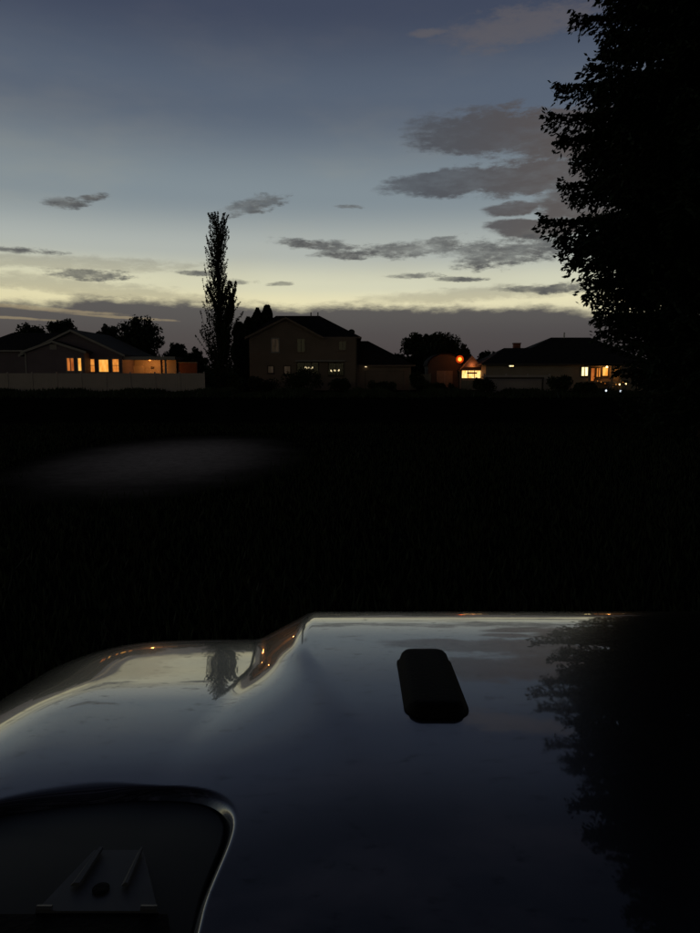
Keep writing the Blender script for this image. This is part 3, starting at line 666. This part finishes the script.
def spruce():
    global rng
    rng = np.random.default_rng(SEED)
    D = 20.0; x, _ = P(716, 400, D); top = 21.5
    t = thing('spruce_tree', (x, D, 0), 'huge black spruce towering over everything with layered drooping boughs', 'tree')
    tr = MB(); tr.tube([(x, D, -.15), (x, D, .4), (x+.1, D, 8), (x, D, top)], [.5, .36, .24, .03], 12)
    rp = [(0, 2.4), (2.5, 2.75), (3.1, 3.3), (4.2, 3.75), (5.2, 4.4), (6.8, 5.25), (9, 4.85), (11.6, 4.35), (16, 2.8), (21.5, .15)]
    Q = []; A = []; B = []
    z = .9; whorl = 0
    while z < top-.3:
        nb = 10 if z < 14 else 7; a0 = rng.random()*6.283
        for k in range(nb):
            a = a0+6.283*k/nb+.5*(rng.random()-.5); Lr = np.interp(z, [p[0] for p in rp], [p[1] for p in rp])*(.74+.29*rng.random())
            zb = z+.25*(rng.random()-.5); up = .10 if z > 11 else -.02
            dirv = np.array([math.cos(a), math.sin(a), 0]); side_ = np.array([-math.sin(a), math.cos(a), 0])
            ns = 8; us = np.linspace(0, 1, ns)
            sag = -Lr*(.28*us-.16*us**2.4)+up*Lr*us
            pts = [np.array([x, D, zb])+dirv*Lr*u+np.array([0, 0, s]) for u, s in zip(us, sag)]
            tr.tube([tuple(p) for p in pts[::2]]+[tuple(pts[-1])], [.055, .04, .03, .018, .008], 5)
            ntw = max(10, int(Lr*11))
            for j in range(ntw):
                u = .16+.84*(j+rng.random())/ntw; c = np.array([np.interp(u, us, [p[i] for p in pts]) for i in range(3)])
                for sd in (-1, 1):
                    ln = Lr*.30*(1.12-u)**.8*(.6+.6*rng.random())+.18
                    dv = side_*sd*(.8+.2*rng.random())+dirv*(.5+.5*rng.random())+np.array([0, 0, -.3-.5*rng.random()]); dv /= np.linalg.norm(dv)
                    nn = max(7, int(ln/.045)); uu = (np.arange(nn)+rng.random(nn))/nn
                    q = c+dv*ln*uu[:, None]+np.stack([np.zeros(nn), np.zeros(nn), -.22*ln*uu**2], 1)+rng.normal(size=(nn, 3))*.035
                    ax_ = dv*.9+unit(nn)*.55; ax_ /= np.linalg.norm(ax_, axis=1, keepdims=True)
                    Q.append(q); A.append(ax_)
            # bough tip tuft
            Q.append(pts[-1]+rng.normal(size=(14, 3))*.09+dirv*.08); A.append(dirv+unit(14)*.8)
        z += (.40+.2*rng.random()) if z < 13 else .42
        whorl += 1
    tr.build('trunk', 'bark', t, smooth=True)
    q = np.concatenate(Q); a = np.concatenate(A); n = len(q); a /= np.linalg.norm(a, axis=1, keepdims=True); b = np.cross(a, unit(n)); b /= np.linalg.norm(b, axis=1, keepdims=True)+1e-9
    s = .055+.055*rng.random((n, 1))
    quadmesh('crown', quads(q, a*s, b*s*.46), 'needle', t)
SEED = 3
spruce()

def shrub(px, py, D, wpx, hpx, label, group='dark shrubs at the foot of the houses', n=2600):
    x, _ = P(px, py, D); rw = wpx/2/FPX*D; hh = hpx/FPX*D
    t = thing('shrub', (x, D, 0), label, 'shrub', group)
    st = MB(); cen = []; rad = []
    for i in range(14):
        a = rng.random()*6.283; r = rw*.7*rng.random()**.5; q = (x+r*math.cos(a), D+r*.7*math.sin(a), hh*(.2+.6*rng.random()*(1-.5*r/rw)))
        cen.append(q); rad.append(min(rw*.4, hh*.35)*(.7+.6*rng.random())); st.tube([(x+.1*math.cos(a), D+.1*math.sin(a), -.1), q], [.03, .012], 5)
    st.build('stem', 'bark', t)
    quadmesh('foliage', clumps(cen, rad, n, .11), 'shrub', t)
shrub(302, 392, 73, 50, 21, 'widest dark shrub below the wide ground floor window'); shrub(338, 392, 74, 30, 13, 'low shrub below the ground floor window nearest the garage wing')
shrub(262, 392, 73, 34, 16, 'dark shrub at the gable corner of the two storey house'); shrub(232, 392, 70, 36, 22, 'tall dense shrub at the foot of the poplar')
shrub(383, 393, 73, 34, 11, 'low shrub before the garage door'); shrub(484, 393, 64.3, 24, 20, 'rounded shrub at the open end of the dim pale panel fence')
shrub(440, 393, 74, 40, 9, 'low shrub before the arched shed'); shrub(560, 394, 64, 26, 20, 'dark shrub where the pale panel fence ends below the yellow windows')
shrub(584, 394, 63, 30, 12, 'low shrub beside the cool white garden lights'); shrub(206, 392, 69, 20, 26, 'leafy shrub hugging the end of the long vinyl fence'); shrub(418, 392, 76, 24, 22, 'upright shrub before the short board fence')
def weeds():
    n = 26000; x = rng.uniform(-42, 42, n); y = 67.6-np.abs(rng.normal(size=n))*1.6-(rng.random(n)**2)*14; h = (.12+.25*rng.random(n))*(1+.6*np.sin(x*.9)+.3*np.sin(x*2.7))
    p = np.stack([x, y, h*.5-.06], 1); d = np.stack([rng.normal(size=n)*.2, rng.normal(size=n)*.2, np.ones(n)], 1)*h[:, None]*.6
    s = np.stack([np.ones(n), rng.normal(size=n)*.5, np.zeros(n)], 1)*.05
    o = quadmesh('weeds', quads(p, d, s), 'shrub', None); tag(o, 'ragged dark weeds growing along the foot of the fences', 'weeds', kind='stuff')
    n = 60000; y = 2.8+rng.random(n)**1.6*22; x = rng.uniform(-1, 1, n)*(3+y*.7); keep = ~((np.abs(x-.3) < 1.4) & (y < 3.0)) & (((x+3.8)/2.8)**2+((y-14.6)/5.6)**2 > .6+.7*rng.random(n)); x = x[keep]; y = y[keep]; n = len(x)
    h = .05+.09*rng.random(n); p = np.stack([x, y, h*.5-.07], 1); d = np.stack([rng.normal(size=n)*.25, rng.normal(size=n)*.25, np.ones(n)], 1)*h[:, None]*.6
    s = np.stack([np.ones(n), rng.normal(size=n)*.5, np.zeros(n)], 1)*.008
    o = quadmesh('grass', quads(p, d, s), 'shrub', None); tag(o, 'short dark grass of the unlit field', 'grass', kind='stuff')
weeds()
def treeline():
    c = []; r = []
    for i in range(900):
        D = 230+rng.random()*60; px = -600+rng.random()*1900; x, _ = P(px, 374, D); h = 3+4.0*rng.random()
        c.append((x, D, h*.5)); r.append(h*.55)
    o = quadmesh('distant_trees', clumps(c, r, 55000, .8, .9), 'leafdark', None); tag(o, 'far low belt of trees along the horizon', 'trees', kind='stuff')
treeline()

# ------------------------------------------------------------------ the vehicle whose bonnet fills the foreground
def paint(name, col, rough, coat=1.0, dust=True):
    m = bpy.data.materials.new(name); m.use_nodes = True; t = m.node_tree; b = t.nodes['Principled BSDF']
    b.inputs['Base Color'].default_value = (*col, 1); b.inputs['Metallic'].default_value = 1.0; b.inputs['Roughness'].default_value = rough
    b.inputs['IOR'].default_value = 1.7
    b.inputs['Coat Weight'].default_value = coat; b.inputs['Coat Roughness'].default_value = .02; b.inputs['Coat IOR'].default_value = 2.0
    co = t.nodes.new('ShaderNodeTexCoord')
    if dust:
        n = t.nodes.new('ShaderNodeTexNoise'); n.inputs['Scale'].default_value = 5; n.inputs['Detail'].default_value = 7; t.links.new(co.outputs['Object'], n.inputs['Vector'])
        mr = t.nodes.new('ShaderNodeMapRange'); mr.inputs[1].default_value = .35; mr.inputs[2].default_value = .75; mr.inputs[3].default_value = .008; mr.inputs[4].default_value = .045
        t.links.new(n.outputs[0], mr.inputs[0]); t.links.new(mr.outputs[0], b.inputs['Coat Roughness'])
        # dried specks and dust streaks dull the lacquer
        mp = t.nodes.new('ShaderNodeMapping'); mp.inputs['Scale'].default_value = (30, 52, 20); mp.inputs['Rotation'].default_value = (0, 0, .25); t.links.new(co.outputs['Object'], mp.inputs[0])
        n2 = t.nodes.new('ShaderNodeTexNoise'); n2.inputs['Scale'].default_value = 1; n2.inputs['Detail'].default_value = 7; n2.inputs['Roughness'].default_value = .7; t.links.new(mp.outputs[0], n2.inputs['Vector'])
        m2 = t.nodes.new('ShaderNodeMapRange'); m2.inputs[1].default_value = .57; m2.inputs[2].default_value = .68; m2.inputs[3].default_value = 1.0; m2.inputs[4].default_value = .5
        t.links.new(n2.outputs[0], m2.inputs[0]); t.links.new(m2.outputs[0], b.inputs['Coat Weight'])
    return m
PAINT = paint('silver_blue_paint', (.06, .063, .069), .25)
PLASTIC = mat('black_plastic', (.003, .003, .003), .75, bump=.1, scale=40, spec=.12)
RUBBER = mat('tyre_rubber', (.01, .01, .01), .9, .2, 8); CHROME = mat('chrome', (.6, .6, .6), .12, metal=1.0); LENS = mat('lamp_lens', (.5, .5, .52), .05)
COWL = mat('cowl_panel', (.004, .004, .006), .45, .2, 12, spec=.22)
XC = .40
car = thing('parked_car', (XC, 1.0, 0), 'glossy dark silver blue car bonnet mirroring the dusk sky, with one black vent', 'car')
# longitudinal profile: slope angle (deg, downwards to the front) by distance
YP = [-.2, .55, .80, 1.10, 1.43, 1.56, 1.62, 1.67, 1.71, 1.75, 1.80, 1.86]; AP = [-1.5, -1.2, -.1, 1.8, 3.8, 5.4, 7.3, 10.2, 15.5, 36, 66, 80]
def smooth_table(ys, xp, fp, sig):
    """piecewise-linear table rounded off so that highlights show no kinks"""
    h = ys[1]-ys[0]; k = np.exp(-.5*(np.arange(-int(3*sig/h), int(3*sig/h)+1)*h/sig)**2); k /= k.sum()
    f = np.interp(ys, xp, fp); p = len(k)//2
    return np.convolve(np.pad(f, p, mode='edge'), k, 'valid')
_ys = np.linspace(-.2, 2.3, 2501); _sl = np.tan(np.radians(smooth_table(_ys, YP, AP, .016))); _zz = -np.concatenate([[0], np.cumsum((_sl[1:]+_sl[:-1])/2*np.diff(_ys))])
_zz += 1.117-np.interp(1.655, _ys, _zz)
T_w = smooth_table(_ys, [.7, 1.0, 1.2, 1.3, 1.38, 1.5, 1.66, 1.9], [.34, .26, .17, .125, .088, .095, .125, .14], .025)
T_c = smooth_table(_ys, [.7, 1.25, 1.4, 1.66, 1.9], [-.10, -.135, -.150, -.162, -.165], .05)
T_h = smooth_table(_ys, [.62, .95, 1.2, 1.3, 1.4, 1.66, 1.9], [0, .009, .024, .033, .042, .055, .060], .05)
T_o = smooth_table(_ys, [1.15, 1.6], [0, .045], .06)
def prof(y): return np.interp(y, _ys, _zz)
def sst(t): t = np.clip(t, 0, 1); return t*t*(3-2*t)
XL, XR = XC-1.10, XC+1.10
def sight(px, py, z):
    r = (px-CX)/FPX; v = (py-CY)/FPX; t = R(PITCH); dy = math.cos(t)-v*math.sin(t); dz = -math.sin(t)-v*math.cos(t); k = (z-CAMZ)/dz
    return (r*k, dy*k)
def chaikin(out, n=2):
    for _ in range(n):
        o2 = []
        for i in range(len(out)):
            a, b = Vector(out[i]), Vector(out[(i+1) % len(out)]); o2 += [tuple(a*.75+b*.25), tuple(a*.25+b*.75)]
        out = o2
    return out
# rounded recess in the rear corner of the bonnet
RECESS = np.array(chaikin([sight(px, py, 1.150) for px, py in ((178, 1010), (196, 935), (203, 905), (214, 878), (226, 850), (232, 830), (231, 815), (222, 803), (203, 794), (170, 790), (120, 790), (60, 795), (0, 805), (-70, 822), (-160, 1010))]))
def inside_dist(x, y):
    """positive distance inside the recess outline, negative outside"""
    x = np.asarray(x, float); y = np.asarray(y, float); sh = np.broadcast(x, y).shape; x = np.broadcast_to(x, sh).ravel(); y = np.broadcast_to(y, sh).ravel()
    d = np.full(x.shape, 9.0); ins = np.zeros(x.shape, bool); n = len(RECESS)
    for i in range(n):
        a, b = RECESS[i], RECESS[(i+1) % n]; e = b-a; t = np.clip(((x-a[0])*e[0]+(y-a[1])*e[1])/(e@e+1e-12), 0, 1)
        d = np.minimum(d, np.hypot(x-a[0]-t*e[0], y-a[1]-t*e[1]))
        c = (a[1] > y) != (b[1] > y)
        ins ^= c & (x < (b[0]-a[0])*(y-a[1])/(b[1]-a[1]+1e-12)+a[0])
    return np.where(ins, d, -d).reshape(sh)
def hood_z(x, y, recess=False):
    xm = np.where(x > XC, 2*XC-x, x)                               # mirrored about the centre line
    w = np.interp(y, _ys, T_w); c = np.interp(y, _ys, T_c)
    tt = (xm-(c-w/2))/w; e = np.clip(.035/w, .1, .6)                # 0 on the wing plateau, 1 on the raised middle, corners rounded
    G_ = lambda t: np.where(t < 0, 0, np.where(t > 1, t-.5, t*t/2))
    s = (G_(tt+e/2)-G_(tt-e/2))/e
    Hh = np.interp(y, _ys, T_h)
    off = (1-s)*np.interp(y, _ys, T_o)+np.clip((-.30-xm)/.4, 0, 2)**2.2*.07
    edge = np.clip((-.46-xm)/.30, 0, 1.2)
    z = prof(y+off)-Hh*(1-s)-.075*edge**2.4-.006*np.clip(np.abs(x-XC)-.2, 0, 1)**2
    if recess:
        d = inside_dist(x, y); f = sst((y-.80)/.10)*sst((-.25-x)/.10); z = z-.024*sst((d+.006+.02*f)/(.022+.075*f))
    return z
def hood():
    xh = np.concatenate([np.linspace(XL+.02, -.30, 100), np.linspace(-.2965, -.05, 100), np.linspace(-.04, XC, 44)]); xs = np.concatenate([xh, (2*XC-xh[::-1])[1:]])
    ys = np.concatenate([np.linspace(.42, 1.2, 190), np.linspace(1.206, 1.84, 160)])
    X_, Y_ = np.meshgrid(xs, ys); Z_ = hood_z(X_, Y_, True); ok = Z_ > .80
    n = len(xs); mb = MB(); mb.v = [tuple(q) for q in np.stack([X_.ravel(), Y_.ravel(), Z_.ravel()], 1)]
    for j in range(len(ys)-1):
        for i in range(n-1): mb.f.append((j*n+i, j*n+i+1, (j+1)*n+i+1, (j+1)*n+i))
    return mb.build('bonnet', PAINT, car, smooth=True)
bon = hood()
def vent():
    x0, x1, y0, y1 = .083, .188, 1.06, 1.31
    mb = MB()
    def ring(ins, h, n=7, rad=.025):
        pts = []
        for cx, cy, a0 in ((x1-rad, y1-rad, 0), (x0+rad+.012, y1-rad, 90), (x0+rad, y0+rad, 180), (x1-rad, y0+rad, 270)):
            for k in range(n+1):
                a = R(a0+90*k/n); px_, py_ = cx+(rad-ins)*math.cos(a), cy+(rad-ins)*math.sin(a)
                f = (y1-py_)/(y1-y0); px_ += .013*f*np.clip((x1-px_)/(x1-x0), 0, 1)          # tapers towards the windscreen
                pts.append((px_, py_, float(hood_z(np.array(px_), np.array(py_)))+h*(1-.35*f if h > .006 else 1)))
        return pts
    rings = [ring(-.007, -.004), ring(-.006, .003), ring(-.002, .0045), ring(.0, .012), ring(.003, .020), ring(.008, .025), ring(.015, .027), ring(.024, .0275)]
    n = len(rings[0])
    for r in rings: mb.v += r
    for j in range(len(rings)-1):
        for k in range(n): mb.f.append((j*n+k, j*n+(k+1)%n, (j+1)*n+(k+1)%n, (j+1)*n+k))
    mb.f.append(tuple(range((len(rings)-1)*n, len(rings)*n)))
    v_ = mb.build('bonnet_vent', PLASTIC, car, smooth=True)
    v_['label'] = 'raised black plastic vent on the bonnet'
vent()
def bracket():
    """tapered hinge bracket with two ribs and a bolt hole"""
    def on(px, py, z): return (*sight(px, py, z), z)
    zt = float(hood_z(np.array(-.26), np.array(.72)))-.002; zb = zt-.045
    top = [on(36, 911, zt), on(158, 911, zt), on(143, 850, zt), on(94, 850, zt)]
    bb = MB().add(top+[(p[0]+d, p[1], zb) for p, d in zip(top, (-.01, .01, .012, -.012))], [(0,1,2,3),(7,6,5,4),(0,4,5,1),(1,5,6,2),(2,6,7,3),(3,7,4,0)])
    br = bb.build('hinge_bracket', BRK, car); br['label'] = 'dark tapered bracket in the recess of the bonnet'
    for a, b, c, d in (((70, 886), (97, 850), (103, 850), (80, 886)), ((121, 886), (139, 850), (143, 850), (128, 886))):
        m = MB(); lo = [on(*q, zt+.002) for q in (a, d, c, b)]; hi = [(p[0], p[1], zt+.006) for p in lo]
        hi[0] = (hi[0][0]+.004, *hi[0][1:]); hi[3] = (hi[3][0]+.003, *hi[3][1:])
        m.add(lo+hi, [(3,2,1,0),(4,5,6,7),(0,1,5,4),(1,2,6,5),(2,3,7,6),(3,0,4,7)]).build('rib', BRK, br)
    p = on(101, 889, zt+.001); MB().lathe(p, [(.009, 0), (.009, .001), (.006, .0015)], 14).build('bolt', PLASTIC, br)
    for a, b in (((37, 908), (52, 908)), ((141, 908), (157, 908))):
        p, q = on(*a, zt+.002), on(*b, zt+.002); MB().tube([p, q], [.003, .003], 6).build('lug', BRK, br)
    tray = MB(); c = Vector((float(RECESS[:, 0].mean()), float(RECESS[:, 1].mean())))
    o = []
    for x, y in RECESS:
        d = c-Vector((x, y)); q = Vector((x, y))+d.normalized()*.009; o.append((q.x, q.y, float(hood_z(np.array(q.x), np.array(q.y)))))
    n = len(o); tray.v = [(x, y, z-.028) for x, y, z in o]+[(x, y, z-.0115) for x, y, z in o]+[(x+(c.x-x)*.03, y+(c.y-y)*.03, z-.0115) for x, y, z in o]+[(x+(c.x-x)*.2, y+(c.y-y)*.2, z-.0115) for x, y, z in o]+[(c.x, c.y, float(hood_z(np.array(c.x), np.array(c.y)))-.0115)]
    for j in range(3): tray.f += [(j*n+k, j*n+(k+1) % n, (j+1)*n+(k+1) % n, (j+1)*n+k) for k in range(n)]
    tray.f += [(3*n+k, 3*n+(k+1) % n, 4*n) for k in range(n)]
    tray.build('recess_tray', COWL, car, smooth=True)
    # matt black ledge below the bracket
    q = [on(-90, 914, zt-.002), on(168, 914, zt-.002), on(176, 1000, zt-.002), on(-90, 1000, zt-.002)]
    MB().add(q+[(p[0], p[1], zb-.02) for p in q], [(3,2,1,0),(4,5,6,7),(0,1,5,4),(1,2,6,5),(2,3,7,6),(3,0,4,7)]).build('cowl_ledge', PLASTIC, car)
BRK = mat('bracket_grey', (.07, .07, .078), .4, .2, 30, spec=.4)
bracket()
# front end, wings, wheels, cabin tub (below the sight lines)
fr = MB()
def body():
    nose = MB(); yN = 1.80
    nose.box(XL+.25, XR-.25, 1.62, 1.79, .55, .86); nose.build('grille_panel', PAINT, car)
    for k in range(7): MB().box(XC-.46+k*.14, XC-.40+k*.14, 1.793, 1.82, .60, .84).build('grille_slot', PLASTIC, car)
    for s in (-1, 1):
        MB().add(*(lambda c: ([(c[0]+.1*math.cos(a), 1.80+d, c[2]+.1*math.sin(a)) for d in (0, .05) for a in [2*math.pi*k/16 for k in range(16)]], [tuple(range(15, -1, -1)), tuple(range(16, 32))]+[(k, (k+1)%16, 16+(k+1)%16, 16+k) for k in range(16)]))((XC+s*.62, 0, .73))).build('headlight', LENS, car)
    bm_ = MB().box(XL+.05, XR-.05, 1.83, 1.98, .42, .56).build('bumper', PLASTIC, car)
    for s in (-1, 1):
        x = XC+s*1.08; w = MB()
        # wing: arch profile extruded
        prof_ = [(1.70, .50), (1.70, .80), (1.55, .93), (.2, .97), (.2, .40), (.55, .40)]+[(1.02+.44*math.cos(a), .44+.42*math.sin(a)) for a in np.linspace(math.pi, 0, 11)]+[(1.60, .5)]
        n = len(prof_); xa, xb = x-.02, x+.02
        w.add([(xa, a, b) for a, b in prof_]+[(xb, a, b) for a, b in prof_], [tuple(range(n)), tuple(range(2*n-1, n-1, -1))]+[(i, i+n, (i+1)%n+n, (i+1)%n) for i in range(n)])
        w.build('wing', PAINT, car)
        MB().box(x-.018, x+.018, -1.1, .19, .42, 1.02).build('door', PAINT, car)
        MB().box(x-.02, x+.02, -2.4, -1.11, .42, 1.02).build('rear_quarter', PAINT, car)
        for y in (1.02, -1.75):
            cxw = XC+s*.93
            def disc(r0, x0, x1): return ([(xx, y+r0*math.cos(a), .38+r0*math.sin(a)) for xx in (x0, x1) for a in [2*math.pi*k/24 for k in range(24)]], [tuple(range(23, -1, -1)), tuple(range(24, 48))]+[(k, (k+1)%24, 24+(k+1)%24, 24+k) for k in range(24)])
            wh = MB().add(*disc(.23, cxw-.105, cxw+.105)).build('wheel', CHROME, car)
            ty = MB(); vs = []; fs = []
            pr = [(.235, -.10), (.36, -.115), (.425, -.09), (.43, 0), (.425, .09), (.36, .115), (.235, .10)]
            for r0, dx in pr: vs += [(cxw+dx, y+r0*math.cos(a), .38+r0*math.sin(a)) for a in [2*math.pi*k/28 for k in range(28)]]
            for j in range(6): fs += [(j*28+k, j*28+(k+1)%28, (j+1)*28+(k+1)%28, (j+1)*28+k) for k in range(28)]
            ty.add(vs, fs).build('tyre', RUBBER, wh, smooth=True)
    MB().box(XL+.06, XR-.06, -2.3, 1.6, .36, .42).build('chassis', PLASTIC, car)
    MB().box(XL+.06, XR-.06, .24, .30, .425, 1.02).build('dashboard', PLASTIC, car)
    MB().box(XL+.06, XR-.06, -2.4, -2.34, .425, 1.02).build('tailgate', PAINT, car)
body()
